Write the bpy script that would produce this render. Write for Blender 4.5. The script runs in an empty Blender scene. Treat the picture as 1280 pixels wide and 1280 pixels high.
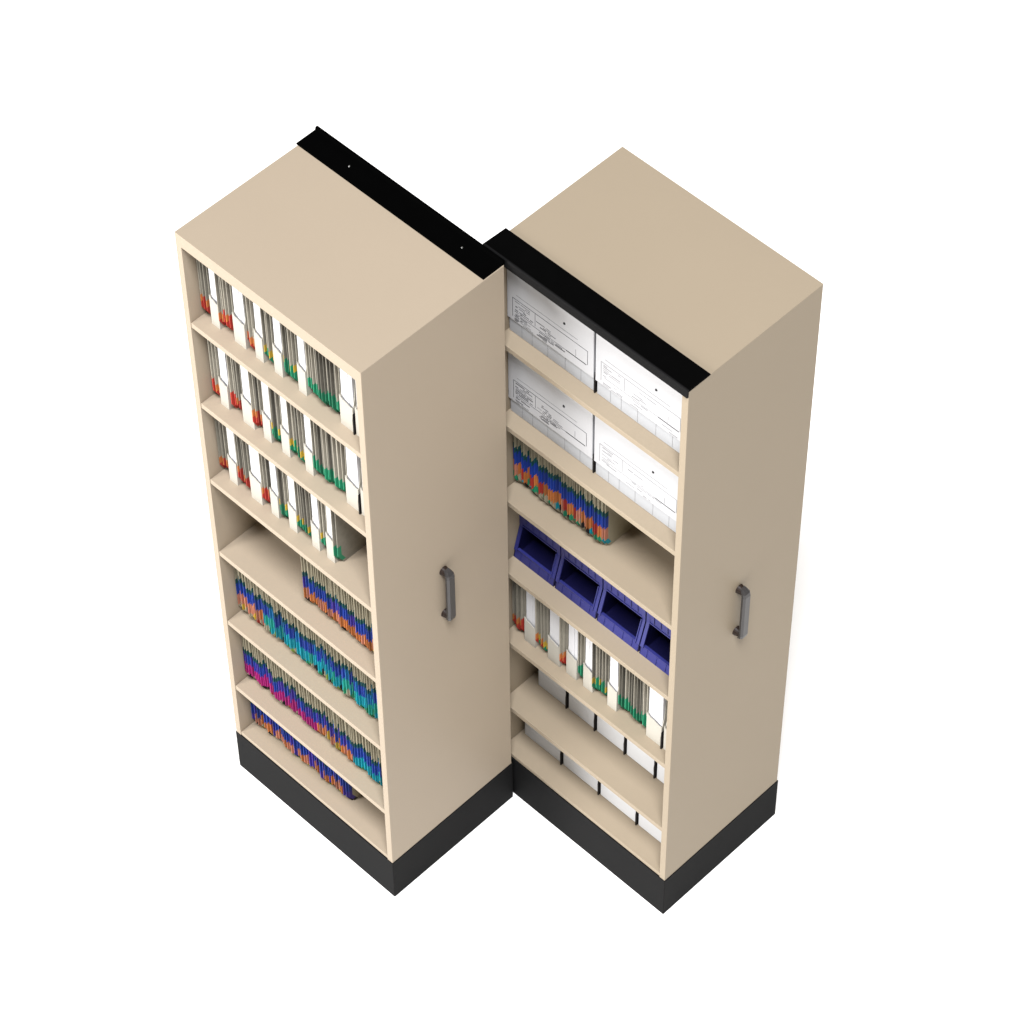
import bpy, bmesh, math, random
from mathutils import Vector, Matrix

random.seed(7)
S = bpy.context.scene
COL = S.collection

# ---------------------------------------------------------------- camera
cam_data = bpy.data.cameras.new('camera')
cam = bpy.data.objects.new('camera', cam_data)
COL.objects.link(cam)
CAM = Vector((4.04314, -3.01672, 7.26619))
yaw, pitch, roll = 2.35658586, -0.895106877, -0.0110869
fw = Vector((math.cos(pitch) * math.cos(yaw), math.cos(pitch) * math.sin(yaw), math.sin(pitch)))
rt0 = fw.cross(Vector((0, 0, 1))).normalized()
up0 = rt0.cross(fw)
rt = rt0 * math.cos(roll) + up0 * math.sin(roll)
up = up0 * math.cos(roll) - rt0 * math.sin(roll)
m = Matrix((rt, up, -fw)).transposed().to_4x4()
m.translation = CAM
cam.matrix_world = m
cam_data.sensor_width = 36.0
cam_data.lens = 4250.48 / 1280 * 36.0
cam_data.shift_x = (640 - 647.087) / 1280
cam_data.shift_y = (638.468 - 640) / 1280
cam_data.clip_end = 200
S.camera = cam

# ---------------------------------------------------------------- light of the studio
S.view_settings.view_transform = 'Standard'
S.view_settings.look = 'None'
S.view_settings.exposure = 0.0
S.view_settings.gamma = 1.0
world = bpy.data.worlds.new('World')
S.world = world
world.use_nodes = True
bg = world.node_tree.nodes['Background']
bg.inputs[0].default_value = (1, 0.90, 0.72, 1)
bg.inputs[1].default_value = 0.2

def area(name, loc, target, size, power, color=(1, 1, 1)):
    d = bpy.data.lights.new(name, 'AREA')
    d.shape = 'DISK'
    d.size = size
    d.energy = power
    d.color = color
    o = bpy.data.objects.new(name, d)
    COL.objects.link(o)
    o.location = loc
    o.rotation_euler = (Vector(target) - Vector(loc)).to_track_quat('-Z', 'Y').to_euler()
    return o

area('key_softbox', (4.75, -3.5, 13.1), (0.55, 0.4, 0.6), 3.6, 3130, (0.98, 0.99, 1.02))
area('fill_softbox', (-3.0, -9.0, 3.7), (0.5, 0.4, 1.1), 3.4, 1650, (1.0, 0.99, 0.98))

# ---------------------------------------------------------------- materials
MATS = {}
def mat(name, color, rough=0.55, metal=0.0, spec=0.3, var=0.05, scale=9.0, bump=0.0, bscale=300.0, stretch=None, vary=0.0):
    if name in MATS:
        return MATS[name]
    mt = bpy.data.materials.new(name)
    mt.use_nodes = True
    nt = mt.node_tree
    b = nt.nodes['Principled BSDF']
    b.inputs['Roughness'].default_value = rough
    b.inputs['Metallic'].default_value = metal
    b.inputs['Specular IOR Level'].default_value = spec
    tc = nt.nodes.new('ShaderNodeTexCoord')
    n = nt.nodes.new('ShaderNodeTexNoise')
    n.inputs['Scale'].default_value = scale
    n.inputs['Detail'].default_value = 5
    src = tc.outputs['Object']
    if stretch:
        mp = nt.nodes.new('ShaderNodeMapping')
        mp.inputs['Scale'].default_value = stretch
        nt.links.new(src, mp.inputs['Vector'])
        src = mp.outputs['Vector']
    nt.links.new(src, n.inputs['Vector'])
    mx = nt.nodes.new('ShaderNodeMix')
    mx.data_type = 'RGBA'
    mx.inputs['A'].default_value = tuple(c * (1 - var) for c in color) + (1,)
    mx.inputs['B'].default_value = tuple(min(1, c * (1 + var)) for c in color) + (1,)
    nt.links.new(n.outputs['Fac'], mx.inputs['Factor'])
    out = mx.outputs['Result']
    if vary:                                # each sheet of card is a little lighter or darker than the next
        oi = nt.nodes.new('ShaderNodeObjectInfo')
        mr = nt.nodes.new('ShaderNodeMapRange')
        mr.inputs['To Min'].default_value = 1 - vary
        mr.inputs['To Max'].default_value = 1 + vary * 0.6
        nt.links.new(oi.outputs['Random'], mr.inputs['Value'])
        hs = nt.nodes.new('ShaderNodeHueSaturation')
        nt.links.new(mr.outputs['Result'], hs.inputs['Value'])
        nt.links.new(out, hs.inputs['Color'])
        out = hs.outputs['Color']
    nt.links.new(out, b.inputs['Base Color'])
    if bump:
        n2 = nt.nodes.new('ShaderNodeTexNoise')
        n2.inputs['Scale'].default_value = bscale
        n2.inputs['Detail'].default_value = 3
        nt.links.new(tc.outputs['Object'], n2.inputs['Vector'])
        bp = nt.nodes.new('ShaderNodeBump')
        bp.inputs['Strength'].default_value = bump
        bp.inputs['Distance'].default_value = 0.001
        nt.links.new(n2.outputs['Fac'], bp.inputs['Height'])
        nt.links.new(bp.outputs['Normal'], b.inputs['Normal'])
    MATS[name] = mt
    return mt

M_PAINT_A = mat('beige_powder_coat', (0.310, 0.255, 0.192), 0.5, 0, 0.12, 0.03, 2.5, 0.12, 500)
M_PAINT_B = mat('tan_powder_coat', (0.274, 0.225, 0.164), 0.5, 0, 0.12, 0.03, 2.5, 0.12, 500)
M_BLACK = mat('charcoal_plinth', (0.0055, 0.0055, 0.0057), 0.7, 0, 0.07, 0.12, 6)
M_STRIP = mat('black_rubber_trim', (0.001, 0.001, 0.001), 0.95, 0, 0.0, 0.2, 30)
M_GRIP = mat('brushed_steel', (0.048, 0.045, 0.045), 0.4, 0.3, 0.4, 0.10, 60)
M_POST = mat('dark_bronze_post', (0.018, 0.010, 0.007), 0.5, 0, 0.3, 0.1, 30)
M_SCREW = mat('zinc_screw', (0.35, 0.35, 0.34), 0.4, 0.8)
M_FLOOR = mat('white_studio_floor', (0.965, 0.955, 0.935), 0.9, 0, 0.0, 0.002, 3)
M_MANILA = mat('manila_card', (0.255, 0.228, 0.163), 0.75, 0, 0.15, 0.14, 25)
M_GREYCARD = mat('grey_olive_card', (0.225, 0.208, 0.170), 0.75, 0, 0.15, 0.22, 60, vary=0.6)
M_PAPER = mat('white_paper', (0.53, 0.53, 0.545), 0.8, 0, 0.1, 0.05, 120, stretch=(12, 1, 0.2))
M_POCKET = mat('cream_card', (0.375, 0.355, 0.310), 0.7, 0, 0.15, 0.04, 20)
M_CARTON = mat('white_carton', (0.405, 0.405, 0.415), 0.6, 0, 0.2, 0.02, 12)
M_CARTON_G = mat('pale_grey_carton', (0.335, 0.343, 0.357), 0.65, 0, 0.2, 0.05, 15)
M_CARTON_W = mat('off_white_carton', (0.46, 0.465, 0.475), 0.65, 0, 0.2, 0.06, 15)
M_INK = mat('black_ink', (0.03, 0.03, 0.032), 0.7, 0, 0.2)
M_INK_G = mat('grey_ink', (0.10, 0.10, 0.105), 0.7, 0, 0.2, 0.3, 80)
M_INK_P = mat('pale_ink', (0.22, 0.22, 0.225), 0.7, 0, 0.2, 0.1, 80)
M_BIN_SHADED = mat('shaded_blue_bin_plastic', (0.005, 0.005, 0.040), 0.45, 0, 0.25, 0.06, 20)  # bin blue darkened: shade inside the bins is put into the colour
M_BIN_LIT = mat('lit_blue_bin_plastic', (0.021, 0.024, 0.14), 0.4, 0, 0.35, 0.06, 20)  # lighter copy of the same plastic, light on the outward faces painted in
BAND = {
    'teal': mat('teal_label', (0.002379, 0.05054, 0.05054), 0.6, var=0.25, scale=90, vary=0.4),
    'blue': mat('blue_label', (0.007135, 0.0327, 0.2379), 0.6, var=0.25, scale=90, vary=0.4),
    'violet': mat('violet_label', (0.04162, 0.02379, 0.2379), 0.6, var=0.25, scale=90, vary=0.4),
    'cyan': mat('cyan_label', (0, 0.2141, 0.2735), 0.6, var=0.25, scale=90, vary=0.4),
    'azure': mat('azure_label', (0.004484, 0.1076, 0.269), 0.6, var=0.25, scale=90, vary=0.4),
    'aqua': mat('aqua_label', (0.008968, 0.2332, 0.1794), 0.6, var=0.25, scale=90, vary=0.4),
    'orange': mat('orange_label', (0.3686, 0.1189, 0.02972), 0.6, var=0.2, scale=90, vary=0.4),
    'salmon': mat('salmon_label', (0.3686, 0.1427, 0.08918), 0.6, var=0.2, scale=90, vary=0.4),
    'red': mat('red_label', (0.3092, 0.02675, 0.01784), 0.6, var=0.2, scale=90, vary=0.4),
    'magenta': mat('magenta_label', (0.2972, 0.008918, 0.1309), 0.6, var=0.2, scale=90, vary=0.4),
    'yellow': mat('yellow_label', (0.3865, 0.2557, 0.02379), 0.6, var=0.2, scale=90, vary=0.4),
    'lime': mat('lime_label', (0.1784, 0.2675, 0.04757), 0.6, var=0.2, scale=90, vary=0.4),
    'green': mat('green_label', (0.01189, 0.1784, 0.08918), 0.6, var=0.2, scale=90, vary=0.4),
    'black': mat('black_label', (0.007135, 0.007135, 0.008324), 0.6),
}

# ---------------------------------------------------------------- helpers
def box(bm, x0, x1, y0, y1, z0, z1, mi=0):
    v = [bm.verts.new((x, y, z)) for x in (x0, x1) for y in (y0, y1) for z in (z0, z1)]
    fs = []
    for a, b, c, d in ((0, 1, 3, 2), (4, 6, 7, 5), (0, 4, 5, 1), (2, 3, 7, 6), (0, 2, 6, 4), (1, 5, 7, 3)):
        f = bm.faces.new((v[a], v[b], v[c], v[d]))
        f.material_index = mi
        fs.append(f)
    return fs

def bevel(bm, w, seg=2):
    bmesh.ops.bevel(bm, geom=bm.edges[:], offset=w, segments=seg, profile=0.6, affect='EDGES', clamp_overlap=True)

def prism(bm, pts, x0, x1, mi=0):
    """extrude an outline in (y, z) along x"""
    a = [bm.verts.new((x0, y, z)) for y, z in pts]
    b = [bm.verts.new((x1, y, z)) for y, z in pts]
    n = len(pts)
    fs = [bm.faces.new(a), bm.faces.new(b[::-1])]
    for i in range(n):
        fs.append(bm.faces.new((a[i], b[i], b[(i + 1) % n], a[(i + 1) % n])))
    for f in fs:
        f.material_index = mi

def mesh(name, bm, mats):
    bmesh.ops.recalc_face_normals(bm, faces=bm.faces[:])
    me = bpy.data.meshes.new(name)
    bm.to_mesh(me)
    bm.free()
    for q in (mats if isinstance(mats, (list, tuple)) else [mats]):
        me.materials.append(q)
    return me

def link(name, me, parent=None, loc=(0, 0, 0)):
    o = bpy.data.objects.new(name, me)
    COL.objects.link(o)
    o.location = loc
    if parent:
        o.parent = parent
    return o

def part(name, bm, mats, parent, loc=(0, 0, 0)):
    return link(name, mesh(name, bm, mats), parent, loc)

def thing(name, label, cat, loc=(0, 0, 0), group=None, me=None):
    o = bpy.data.objects.new(name, me)
    COL.objects.link(o)
    o.location = loc
    o['label'] = label
    o['category'] = cat
    if group:
        o['group'] = group
    return o

def dup(root, loc, label, group=None):
    r = root.copy()
    COL.objects.link(r)
    r.location = loc
    r['label'] = label
    if group:
        r['group'] = group
    for ch in list(root.children):
        c = ch.copy()
        COL.objects.link(c)
        c.parent = r
        for g in list(ch.children):
            d = g.copy()
            COL.objects.link(d)
            d.parent = c
    return r

# ---------------------------------------------------------------- the setting
bm = bmesh.new()
box(bm, -14, 14, -14, 14, -0.05, 0.0)
floor = part('ground', bm, M_FLOOR, None)
floor['kind'] = 'structure'

# ---------------------------------------------------------------- shelving units
W, H = 0.5725, 2.0
D = 0.419
YB = D + 0.0135          # front plane of the right unit
XB = 0.509
WB = 0.5805            # the right unit is a little wider
HB = 0.153
T = 0.0175
SHELF_Z = [1.722, 1.451, 1.181, 0.910, 0.636, 0.366]
FLOOR_Z = 0.165

def unit(label, loc, depth, trim, W, M_PAINT):
    u = thing('shelving_unit', label, 'shelving unit', loc, 'shelving units')
    for x0 in (0, W - T):
        b = bmesh.new()
        box(b, x0, x0 + T, 0, depth, HB, H)
        xo = 0 if x0 == 0 else x0 + T      # only the outer edges are folded round
        ed = [e for e in b.edges if all(abs(v.co.x - xo) < 1e-5 for v in e.verts)]
        bmesh.ops.bevel(b, geom=ed, offset=0.0016, segments=2, profile=0.6, affect='EDGES')
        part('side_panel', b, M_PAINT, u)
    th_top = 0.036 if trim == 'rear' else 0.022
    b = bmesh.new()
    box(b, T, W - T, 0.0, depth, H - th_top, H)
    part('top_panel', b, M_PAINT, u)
    b = bmesh.new()
    box(b, T, W - T, depth - 0.012, depth - 0.0006, HB, H - th_top)
    part('back_panel', b, M_PAINT, u)
    for z in SHELF_Z + [FLOOR_Z]:
        b = bmesh.new()
        th = 0.015 if z > 0.3 else FLOOR_Z - HB
        box(b, T, W - T, 0.0015, depth - 0.012, z - th, z)
        bevel(b, 0.0008, 1)
        part('shelf', b, M_PAINT, u)
    b = bmesh.new()
    box(b, -0.0012, W + 0.0015, -0.0015, depth + 0.003, 0, HB)
    bevel(b, 0.002)
    part('plinth', b, M_BLACK, u)
    # pull handle on the end panel
    h = link('handle', None, u, (W, depth / 2, 1.066))
    b = bmesh.new()
    prof = [(-0.0125, 0.019), (-0.0125, 0.024), (-0.008, 0.0285), (0.008, 0.0285), (0.0125, 0.024), (0.0125, 0.019)]
    hz = 0.092
    lev = [(-hz, 0.55, -0.009), (-hz + 0.010, 0.9, -0.002), (-hz + 0.02, 1, 0), (hz - 0.02, 1, 0), (hz - 0.010, 0.9, -0.002), (hz, 0.55, -0.009)]
    rings = []
    for z, k, dx in lev:
        rings.append([b.verts.new((x + dx, y * k, z)) for y, x in prof])
    n = len(prof)
    for r0, r1 in zip(rings, rings[1:]):
        for i in range(n):
            b.faces.new((r0[i], r0[(i + 1) % n], r1[(i + 1) % n], r1[i]))
    b.faces.new(rings[0])
    b.faces.new(rings[-1][::-1])
    part('grip', b, M_GRIP, h)
    for z in (-0.079, 0.079):
        b = bmesh.new()
        r = bmesh.ops.create_cone(b, cap_ends=True, segments=18, radius1=0.0125, radius2=0.0085, depth=0.020,
                                  matrix=Matrix.Translation((0.0100, 0, z)) @ Matrix.Rotation(math.pi / 2, 4, 'Y'))
        part('post', b, M_POST, h)
    # black trim along the top
    b = bmesh.new()
    if trim == 'rear':
        prism(b, [(depth - 0.060, H + 0.0005), (depth + 0.004, H + 0.0005), (depth + 0.004, H + 0.012), (depth - 0.0015, H + 0.012),
                  (depth - 0.0035, H + 0.0045), (depth - 0.059, H + 0.0035)], -0.004, W - 0.002)
        t = part('trim_strip', b, M_STRIP, u)
        for x in (0.13, 0.475):
            b = bmesh.new()
            bmesh.ops.create_cone(b, cap_ends=True, segments=12, radius1=0.0022, radius2=0.0014, depth=0.0016,
                                  matrix=Matrix.Translation((x, depth - 0.028, H + 0.0049)))
            part('screw', b, M_SCREW, t)
    else:
        prism(b, [(-0.0010, H + 0.0075), (0.064, H + 0.004), (0.065, H + 0.0005), (-0.0010, H + 0.0005)], -0.008, W + 0.001)
        t = part('trim_strip', b, M_STRIP2, u)
        b = bmesh.new()
        prism(b, [(-0.0060, H + 0.006), (-0.0045, H + 0.0078), (-0.0012, H + 0.0078), (-0.0012, H - 0.016), (-0.0060, H - 0.016)], -0.008, W + 0.001)
        part('front_lip', b, M_BLACK, t)
    return u

M_STRIP2 = mat('black_rubber_edge', (0.0012, 0.0012, 0.0012), 0.85, 0, 0.015, 0.2, 30)
unit_a = unit('beige seven-tier shelving unit full of files, black strip along its rear top edge',
              (0, 0, 0), D, 'rear', W, M_PAINT_A)
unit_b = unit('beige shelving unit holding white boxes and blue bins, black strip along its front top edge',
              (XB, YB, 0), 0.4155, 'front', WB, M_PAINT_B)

# ---------------------------------------------------------------- file folders
def leaf(bm, x0, x1, zs, yf, yback, bands, base_mi, wrap):
    """card sheet cut into strips by height; the bands colour its front edge and the tab beside it"""
    rows = []
    for z, y in zip(zs, yf):
        rows.append([[bm.verts.new((x, yy, z)) for yy in (y, y + wrap, yback)] for x in (x0, x1)])
    for i in range(len(rows) - 1):
        a, b = rows[i], rows[i + 1]
        zm = (zs[i] + zs[i + 1]) / 2
        mi = base_mi
        for lo, hi, k in bands:
            if lo <= zm < hi:
                mi = k
        for s in (0, 1):
            for c in (0, 1):
                f = bm.faces.new((a[s][c], a[s][c + 1], b[s][c + 1], b[s][c]))
                f.material_index = mi if c == 0 else base_mi
        f = bm.faces.new((a[0][0], a[1][0], b[1][0], b[0][0]))
        f.material_index = mi
        f = bm.faces.new((a[0][2], a[1][2], b[1][2], b[0][2]))
        f.material_index = base_mi
    for r in (rows[0], rows[-1]):
        for c in (0, 1):
            f = bm.faces.new((r[0][c], r[1][c], r[1][c + 1], r[0][c + 1]))
            f.material_index = base_mi

FOLDERS = {}
def folder_mesh(cols, height, thick, card, zt=None, deep=0.030, fr=0.25):
    """end tab folder: a long leaf with the coloured tab, papers, and a shorter second leaf"""
    key = (tuple(cols), height, thick, card.name, tuple(zt or ()))
    if key in FOLDERS:
        return FOLDERS[key]
    mats = [card, M_PAPER] + [BAND[c] for c in cols if c]
    idx = {}
    k = 2
    for c in cols:
        if c:
            idx.setdefault(c, k)
            k += 1
    tops = zt or (0.016, 0.040, 0.080, 0.124, 0.150)
    bands = []
    for j, c in enumerate(cols):
        if c:
            bands.append((tops[j], tops[j + 1], mats.index(BAND[c])))
    zs = sorted(set([0.0, 0.012, 0.034, height - 0.016, height] + list(tops)))
    def edge(z):
        if z < 0.034:
            return 0.017 * (1 - z / 0.034)
        if z > height - 0.014:
            return 0.010
        return 0.0
    b = bmesh.new()
    t = thick
    leaf(b, -t / 2, -t / 2 + t * fr, zs, [edge(z) for z in zs], 0.235, bands, 0, 0.013)
    box(b, -t / 2 + t * (fr + 0.02), t / 2 - t * (fr + 0.02), deep + 0.004, 0.228, 0.003, height - 0.012, 1)
    lag = 0.005
    z2 = [z * (height - 0.009) / height for z in zs]
    leaf(b, t / 2 - t * fr, t / 2, z2, [edge(z) + lag for z in zs], 0.232, [(lo - 0.004, hi - 0.004, k2) for lo, hi, k2 in bands], 0, 0.011)
    me = mesh('file_folder', b, mats)
    FOLDERS[key] = me
    return me

def thin_row(x0, x1, y, z, pitch, height, pick, label, row_group, last_label=None, zoff=0.0):
    n = int((x1 - x0) / pitch)
    for i in range(n + 1):
        x = x0 + (i + 0.5) * (x1 - x0) / (n + 1)
        cols, lab = pick(x)
        zt = None
        dz = round(random.uniform(-0.012, 0.012) / 0.003) * 0.003 + zoff
        zt = tuple(round(v + dz, 4) for v in (0.016, 0.040, 0.080, 0.122, 0.140))
        me = folder_mesh(cols, height, 0.0054, M_MANILA, zt)
        o = thing('file_folder', last_label if (i == n and last_label) else lab, 'file folder',
                  (x, y + random.uniform(-0.004, 0.004), z + 0.0003), row_group, me)
        o.rotation_euler = (0, math.radians(random.uniform(-0.35, 0.35)), 0)

LF = 'file folders with colour coded edges'
def c3(third):      # third, second, blue, teal from the bottom upwards
    return random.choice(third)

def pick_a4(x):
    return (c3(('orange', 'yellow', 'black', None)), c3(('orange', 'orange', 'salmon')), c3(('blue', 'violet', 'blue')), 'teal'), \
        "manila folder with blue and orange edge in the left unit's half-empty fourth row"
def pick_a5(x):
    if x < 0.118:
        return (c3(('red', 'yellow', None)), c3(('orange', 'salmon')), 'blue', 'teal'), \
            "manila folder with blue and orange edge, left end of left unit's fifth row"
    return (c3(('lime', 'green', 'black', None, 'cyan')), c3(('cyan', 'cyan', 'cyan', 'aqua')), c3(('blue', 'blue', 'azure')), 'teal'), \
        "manila folder with blue and cyan edge in the left unit's packed fifth row"
def pick_a6(x):
    if x < 0.285:
        return (c3(('red', 'magenta', None, 'black')), 'magenta', c3(('violet', 'blue')), 'teal'), \
            "manila folder with magenta edge in the left unit's sixth row"
    if x < 0.415:
        return (c3(('lime', 'orange', None)), c3(('yellow', 'salmon', 'orange')), c3(('blue', 'violet')), 'teal'), \
            "manila folder with blue and orange edge, right of magenta ones in left unit's sixth row"
    return (c3(('lime', 'green', None)), 'cyan', 'blue', 'teal'), \
        "manila folder with blue and cyan edge at right end of left unit's sixth row"
def pick_a7(x):
    return (c3(('yellow', 'lime', None, 'black')), c3(('salmon', 'salmon', 'orange', 'violet')), c3(('blue', 'blue', 'violet')), 'teal'), \
        "manila folder with blue and salmon edge in the left unit's bottom row"
def pick_b3(x):
    return (c3(('cyan', 'green', None, 'green', 'black')), c3(('orange', 'red', 'orange', 'salmon')), 'blue', 'teal'), \
        "manila folder with blue and orange edge under the right unit's printed white boxes"

thin_row(0.281, 0.5525, 0.036, SHELF_Z[3], 0.0088, 0.232, pick_a4, '', LF, zoff=-0.012)
thin_row(0.0205, 0.5525, 0.036, SHELF_Z[4], 0.0088, 0.232, pick_a5, '', LF, zoff=0.006)
thin_row(0.0205, 0.5525, 0.034, SHELF_Z[5], 0.0088, 0.232, pick_a6, '', LF, zoff=-0.010)
thin_row(0.024, 0.378, 0.036, FLOOR_Z, 0.0090, 0.172, pick_a7, '', LF,
         "rightmost manila folder of left unit's bottom row, its broad tan side showing", zoff=-0.013)
thin_row(XB + 0.020, 0.816, YB + 0.046, SHELF_Z[2], 0.0088, 0.232, pick_b3, '', LF,
         "rightmost manila folder below the right unit's white boxes, its broad tan side showing", zoff=0.006)

# ---------------------------------------------------------------- thick folders and white pockets
TF = 'thick folders between white file pockets'
PF = 'white file pockets'
ORD = ['first', 'second', 'third', 'fourth', 'fifth', 'sixth', 'seventh', 'eighth', 'ninth', 'tenth']

def thick_group(x0, x1, n, cols, y, z, where, gi):
    p = (x1 - x0) / n
    nm = {'red': 'red', 'green': 'green', 'orange': 'orange'}[cols[0][0]]
    for i in range(n):
        top, bot = cols[i % len(cols)][1], cols[i % len(cols)][0]
        dz = random.choice((-0.008, 0, 0.006))
        me = folder_mesh((bot, top), random.choice((0.222, 0.226, 0.230)), round(p * random.choice((0.74, 0.86)), 4), M_GREYCARD,
                         (0.010, round(0.046 + dz, 4), round(0.068 + dz, 4)), 0.12, 0.22)
        if n == 1:
            lab = f'single grey-brown folder with {nm} tip, at right end of {where}'
        else:
            lab = f'{nm}-tipped grey folder, {ORD[i]} in {ORD[gi]} bunch from left, {where}'
        o = thing('thick_folder', lab, 'file folder', (x0 + (i + 0.5) * p, y - 0.003 + random.uniform(-0.006, 0.004), z + 0.0003), TF, me)
        o.rotation_euler = (0, math.radians(random.uniform(-0.3, 0.3)), 0)

def pocket(x0, x1, y, z, label):
    w = x1 - x0
    u = thing('file_pocket', label, 'file pocket', (x0, y, z + 0.0002), PF)
    t = 0.0016
    fh = 0.084
    b = bmesh.new()
    # low front with a top edge that dips at its left end, full side walls, floor and back
    n = 8
    xs = [w * i / n for i in range(n + 1)]
    tp = [fh - 0.007 * math.exp(-((i / n - 0.85) / 0.3) ** 2) + (0.010 if i == 0 else 0.003 if i == 1 else 0) for i in range(n + 1)]
    yf, yb = -0.004, -0.004 + t
    fr = [[b.verts.new((x, yy, zz)) for yy, zz in ((yf, 0), (yf, h), (yb, h), (yb, 0))] for x, h in zip(xs, tp)]
    for a, c in zip(fr, fr[1:]):
        for k in range(4):
            b.faces.new((a[k], a[(k + 1) % 4], c[(k + 1) % 4], c[k]))
    b.faces.new(fr[0])
    b.faces.new(fr[-1][::-1])
    for xx in (0, w - t):
        prism(b, [(yb + 0.0002, 0.0), (yb + 0.0002, fh - 0.012), (0.004, fh + 0.02), (0.012, 0.205), (0.225, 0.205), (0.225, 0.0)], xx, xx + t)
    box(b, t + 0.0002, w - t - 0.0002, yb + 0.0002, 0.225, 0, t)
    box(b, t + 0.0002, w - t - 0.0002, 0.2235, 0.225, t + 0.0002, 0.205)
    part('pocket_card', b, M_POCKET, u)
    b = bmesh.new()
    k = max(2, int(w / 0.011))
    px = (w - 2 * t - 0.001) / k
    for i in range(k):
        dy = random.uniform(0, 0.0015)
        box(b, t + 0.0005 + i * px, t + 0.0005 + (i + 1) * px - 0.0004, 0.0005 + dy, 0.215, t + 0.0004, random.uniform(0.222, 0.229))
    part('paper_sheaf', b, M_PAPER, u)
    return u

def row_a(y, z, where, cut=None):
    rr = (('red', 'orange'), ('red', 'red'))
    gg = (('green', 'yellow'), ('green', 'green'))
    g = [(0.022, 0.050, 3, rr), (0.080, 0.124, 4, rr), (0.164, 0.192, 3, rr), (0.220, 0.252, 3, gg), (0.281, 0.328, 5, gg)]
    pk = [(0.0515, 0.0785), (0.1255, 0.1625), (0.1935, 0.2185), (0.2535, 0.2795), (0.3295, 0.3545)]
    if not cut:
        g.append((0.356, 0.459, 10, (('green', 'green'),)))
        pk += [(0.4605, 0.5005), (0.5085, 0.5515)]
    else:
        g.append((0.356, 0.377, 2, gg))
        g.append((0.4045, 0.4155, 1, (('green', 'green'),)))
        pk.append((0.3785, 0.4035))
    for i, (a, b_, n, c) in enumerate(g):
        thick_group(a, b_, n, c, y, z, where, i)
    for i, (a, b_) in enumerate(pk):
        pocket(a, b_, y, z, f'white paper-filled file pocket, {ORD[i]} from left in {where}')

row_a(0.037, SHELF_Z[0], "left unit's top row")
row_a(0.037, SHELF_Z[1], "left unit's second row")
row_a(0.037, SHELF_Z[2], "left unit's third row", cut=True)

yq, zq, where = YB + 0.037, SHELF_Z[4], 'row below blue bins'
for i, (a, b_, n, c) in enumerate([(0.531, 0.576, 4, (('red', 'orange'), ('red', 'red'))), (0.614, 0.654, 4, (('red', 'orange'), ('green', 'yellow'))),
                                   (0.697, 0.716, 2, (('red', 'orange'),)), (0.753, 0.772, 2, (('green', 'green'),)),
                                   (0.806, 0.852, 5, (('green', 'yellow'), ('green', 'green'))), (0.885, 0.979, 9, (('green', 'green'),))]):
    thick_group(a, b_, n, c, yq, zq, where, i)
for i, (a, b_) in enumerate([(0.577, 0.613), (0.6555, 0.6955), (0.7175, 0.7515), (0.7735, 0.8045), (0.8535, 0.8835), (0.9805, 1.0285), (1.0365, 1.0705)]):
    pocket(a, b_, yq, zq, f'white paper-filled file pocket, {ORD[i]} from left in {where}')

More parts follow.
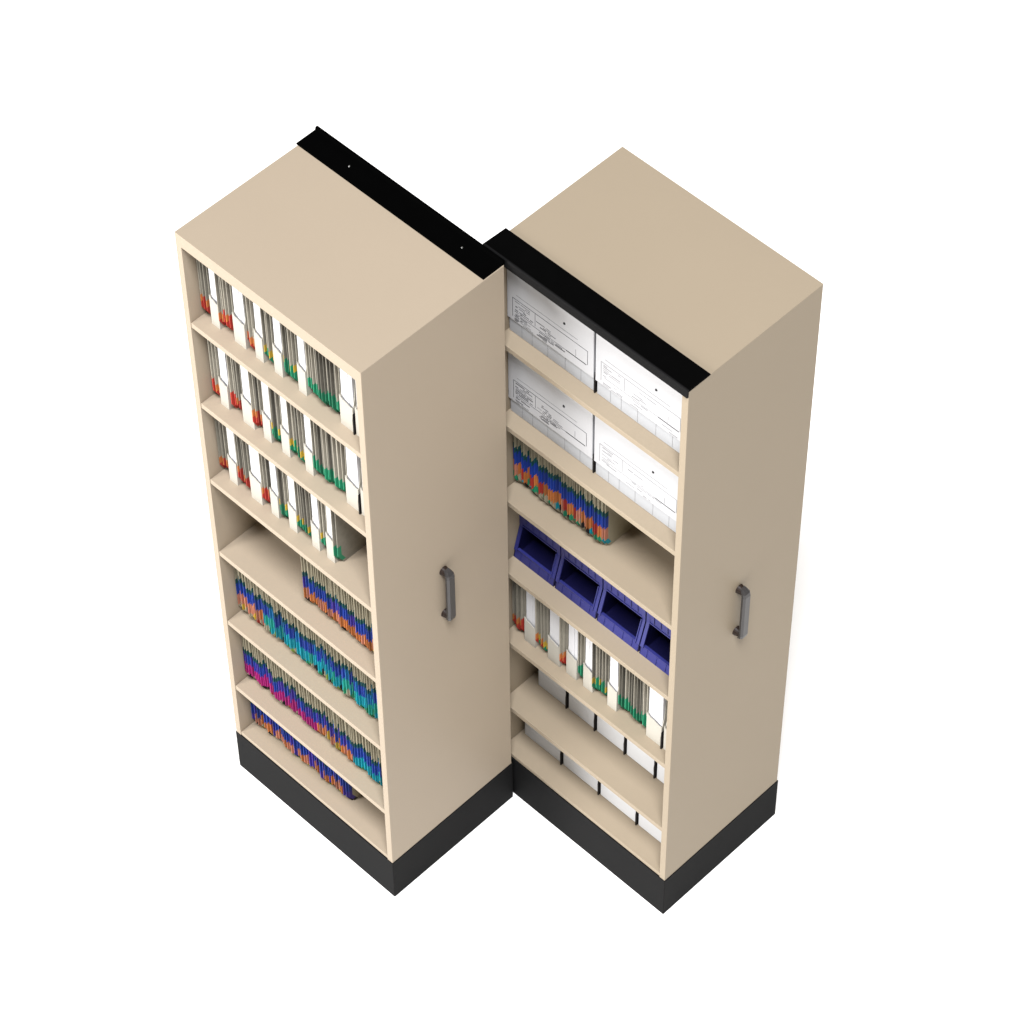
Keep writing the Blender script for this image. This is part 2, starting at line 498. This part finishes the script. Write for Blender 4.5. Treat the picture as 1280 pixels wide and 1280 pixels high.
# ---------------------------------------------------------------- printed white storage boxes (two upper tiers, right unit)
def storage_box(x0, x1, y, z, label, dark):
    w = x1 - x0
    u = thing('storage_box', label, 'box', (x0, y, z + 0.0002), 'printed white storage boxes')
    b = bmesh.new()
    box(b, 0.0032, w - 0.0032, 0.004, 0.30, 0, 0.222)
    bevel(b, 0.0015, 1)
    # seams of the folded lower part, standing proud as card ends
    part('carton', b, M_CARTON_G, u)
    b = bmesh.new()
    for fx in (0.16, 0.28, 0.46, 0.66, 0.84):
        box(b, w * fx, w * fx + 0.0010, 0.0036, 0.0039, 0.004, 0.046)
    part('seam_line', b, M_INK_P, u)
    b = bmesh.new()
    box(b, 0.0015, w - 0.0015, 0.0, 0.0036, 0.046, 0.228)
    bevel(b, 0.001, 1)
    part('front_panel', b, M_CARTON, u)
    # printed form: frame, rules and rows of illegible small print
    yy0, yy1 = -0.0005, -0.0001
    ink = bmesh.new()
    pale = bmesh.new()
    fx0, fx1, fz0, fz1 = 0.018, w - 0.018, 0.060, 0.120
    t = 0.0012
    tgt = ink if dark else pale
    for bb in (tgt,):
        box(bb, fx0, fx1, yy0, yy1, fz1 - t, fz1)
        box(bb, fx0, fx0 + t, yy0, yy1, fz0, fz1 - t - 0.0001)
        box(bb, fx1 - t, fx1, yy0, yy1, fz0 + 0.016, fz1 - t - 0.0001)
    rule = ink if not dark else ink
    box(ink, fx0 + 0.010, fx1 - 0.065, yy0, yy1, 0.0735, 0.0743)
    blk = bmesh.new()
    box(blk, fx1 - 0.064, fx1 - 0.004, yy0, yy1, 0.0728, 0.0750)
    # sub box
    box(tgt, fx0 + 0.068, fx0 + 0.069, yy0, yy1, 0.078, fz1 - 0.003)
    box(pale, fx0 + 0.012, fx1 - 0.03, yy0, yy1, 0.133, 0.1338)
    box(pale, fx1 - 0.036, fx1 - 0.035, yy0, yy1, 0.078, 0.098)
    rows = [0.112, 0.1065, 0.101, 0.0955, 0.090, 0.0845, 0.079, 0.068, 0.0635, 0.059, 0.0545, 0.050]
    for r, zz in enumerate(rows):
        xx = fx0 + 0.006 + random.uniform(0, 0.004)
        lim = (w * (0.30 + 0.055 * r) if r < 7 else w * (0.62 - 0.05 * (r - 7))) if dark else w * random.uniform(0.3, 0.9)
        while xx < lim:
            l = random.uniform(0.005, 0.032)
            if xx + l > fx1 - 0.004:
                break
            if random.random() < 0.86 and not (fx0 + 0.064 < xx + l and xx < fx0 + 0.071):
                dst = ink if (dark and random.random() < 0.85) else pale
                if dark or random.random() < 0.5:
                    box(dst, xx, xx + l, yy0, yy1, zz, zz + random.choice((0.0011, 0.0018, 0.0026)))
            xx += l + random.uniform(0.0015, 0.006)
    part('printed_form', ink, M_INK_G if dark else M_INK_P, u)
    part('faint_print', pale, M_INK_P, u)
    part('signature_rule', blk, M_INK, u)
    b = bmesh.new()
    bmesh.ops.create_cone(b, cap_ends=True, segments=16, radius1=0.0032, radius2=0.0028, depth=0.0018,
                          matrix=Matrix.Translation((w * 0.665, -0.0009, 0.155)) @ Matrix.Rotation(math.pi / 2, 4, 'X'))
    part('stud', b, M_INK, u)

for z, nm in ((SHELF_Z[0], 'top tier'), (SHELF_Z[1], 'second tier')):
    storage_box(0.5272, 0.7886, YB + 0.037, z, f'white storage box with dark printed form, left of two on {nm}', True)
    storage_box(0.7914, 1.0575, YB + 0.037, z, f'white storage box with faint printed form, right of two on {nm}', False)

# ---------------------------------------------------------------- small plain boxes set back on the two lowest tiers
def plain_box(x0, x1, y, z, h, label):
    w = x1 - x0
    u = thing('archive_box', label, 'box', (x0, y, z + 0.0002), 'plain white archive boxes')
    b = bmesh.new()
    box(b, 0.0012, w - 0.0012, 0.0015, 0.26, 0, h - 0.02)
    bevel(b, 0.002, 2)
    part('carton', b, M_CARTON_W, u)
    b = bmesh.new()
    box(b, 0, w, 0, 0.2615, h - 0.05, h)
    bevel(b, 0.002, 2)
    part('lid', b, M_CARTON_W, u)

bx = [0.5535, 0.6585, 0.7555, 0.8565, 0.9575, 1.0585]
for i in range(5):
    plain_box(bx[i] + 0.0031, bx[i + 1] - 0.0031, YB + 0.098, SHELF_Z[5], 0.20,
              f'small pale grey box, {ORD[i]} of five from left on second lowest tier')
bx = [0.5350, 0.6710, 0.8010, 0.9310, 1.0610]
for i in range(4):
    plain_box(bx[i] + 0.0031, bx[i + 1] - 0.0031, YB + 0.067, FLOOR_Z, 0.155,
              f'pale grey box, {ORD[i]} of four from left on lowest tier above plinth')

# ---------------------------------------------------------------- blue hopper front bins
def hopper_bin(label, loc):
    w = 0.1325
    u = thing('storage_bin', label, 'plastic bin', loc, 'blue plastic bins')
    t = 0.0028
    b = bmesh.new()
    for s in (-1, 1):
        x0 = s * w / 2 - (t if s > 0 else 0)
        prism(b, [(-0.0050, 0.0), (0.0010, 0.030), (0.020, 0.100), (0.020, 0.142), (0.25, 0.142), (0.25, 0.0)], x0, x0 + t)
    xi = w / 2 - t - 0.0001
    box(b, -xi, xi, -0.0012, 0.25, 0.0, t)
    box(b, -xi, xi, 0.247, 0.25, t + 0.0001, 0.142)
    part('bin_body', b, M_BIN_SHADED, u)
    b = bmesh.new()                         # low front wall leaning back
    prism(b, [(-0.0050, 0.0), (0.0008, 0.030), (0.0040, 0.030), (-0.0014, 0.0)], -xi, xi)
    for i in range(4):
        x = -w / 2 + 0.022 + i * (w - 0.044) / 3
        prism(b, [(-0.0062, 0.003), (-0.0012, 0.026), (0.0, 0.026), (-0.0044, 0.003)], x - 0.0007, x + 0.0007)
    part('front_wall', b, M_BIN_LIT, u)
    b = bmesh.new()
    prism(b, [(0.0185, 0.101), (0.0160, 0.146), (0.0195, 0.146), (0.0215, 0.101)], -w / 2 + 0.009, w / 2 - 0.009)
    for i in range(5):
        x = -w / 2 + 0.024 + i * (w - 0.048) / 4
        box(b, x - 0.0008, x + 0.0008, 0.0150, 0.0163, 0.112, 0.142)
    box(b, -w / 2 + 0.010, w / 2 - 0.010, 0.0165, 0.0180, 0.1025, 0.1065)
    part('front_band', b, M_BIN_LIT, u)
    for s in (-1, 1):                       # flanges down the sloping front edges of the sides
        b = bmesh.new()
        xa, xb = (s * w / 2, s * (w / 2 - 0.010))
        prism(b, [(-0.0030, 0.026), (0.0170, 0.099), (0.0165, 0.146), (0.0190, 0.146), (0.0196, 0.100), (-0.0002, 0.0285)], min(xa, xb), max(xa, xb))
        prism(b, [(-0.0060, 0.027), (0.0140, 0.100), (0.0168, 0.0985), (-0.0030, 0.0260)], s * (w / 2 - 0.0100) - 0.001, s * (w / 2 - 0.0100) + 0.001)
        part('side_flange', b, M_BIN_LIT, u)
    b = bmesh.new()
    xl = w / 2 - 0.011
    prism(b, [(-0.0022, 0.0302), (-0.0022, 0.0330), (0.0048, 0.0330), (0.0048, 0.0302)], -xl, xl)
    part('front_lip', b, M_BIN_LIT, u)
    return u

first = None
names = ['blue plastic hopper bin at the dark left end of the bin row', 'blue plastic hopper bin, second from the left in the bin row',
         'blue plastic hopper bin, third from the left in the bin row', 'blue plastic hopper bin cut off by the upright at the right end']
for i, lab in enumerate(names):
    loc = (0.5945 + 0.1362 * i, YB + 0.052, SHELF_Z[3] + 0.0002)
    if first is None:
        first = hopper_bin(lab, loc)
    else:
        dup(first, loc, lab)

# ---------------------------------------------------------------- black upright dividers between boxes and pockets
def divider(x, y, z, top, label):
    o = thing('shelf_divider', label, 'divider', (x, y, z + 0.0002), 'black shelf dividers')
    b = bmesh.new()
    a = random.uniform(-0.0006, 0.0006)
    k = 0.66
    pts = [(-0.0026, 0), (0.0026, 0), (0.0030 + a, 0.022), (0.0024, 0.046), (0.0008, 0.058), (0.0006 + a, top), (-0.0006 + a, top), (-0.0008, 0.058),
           (-0.0030, 0.044), (-0.0022 + a, 0.020)]
    p0 = [b.verts.new((px * k, 0, pz)) for px, pz in pts]
    p1 = [b.verts.new((px * k, 0.16, pz)) for px, pz in pts]
    b.faces.new(p0)
    b.faces.new(p1[::-1])
    for i in range(len(pts)):
        b.faces.new((p0[i], p1[i], p1[(i + 1) % len(pts)], p0[(i + 1) % len(pts)]))
    part('divider_plate', b, M_DIV, o)

M_DIV = mat('black_steel_divider', (0.006, 0.005, 0.005), 0.6, 0, 0.15, 0.1, 30)
divider(0.5045, 0.029, SHELF_Z[0], 0.066, "black divider between white pockets at right end of left unit's top row")
divider(0.5045, 0.029, SHELF_Z[1], 0.066, "black divider between white pockets at right end of left unit's second row")
divider(1.0325, YB + 0.028, SHELF_Z[4], 0.066, 'black divider between white pockets at right end of row below blue bins')
divider(0.7900, YB + 0.038, SHELF_Z[0], 0.066, 'black divider between the two printed white boxes on the top tier')
divider(0.7900, YB + 0.038, SHELF_Z[1], 0.066, 'black divider between the two printed white boxes on the second tier')
for i, x in enumerate((0.6585, 0.7555, 0.8565, 0.9575)):
    divider(x, YB + 0.094, SHELF_Z[5], 0.17, f'black divider between small pale boxes, {ORD[i]} of four from left, second lowest tier')
for i, x in enumerate((0.6710, 0.8010, 0.9310)):
    divider(x, YB + 0.063, FLOOR_Z, 0.14, f'black divider between pale boxes, {ORD[i]} of three from left, lowest tier')
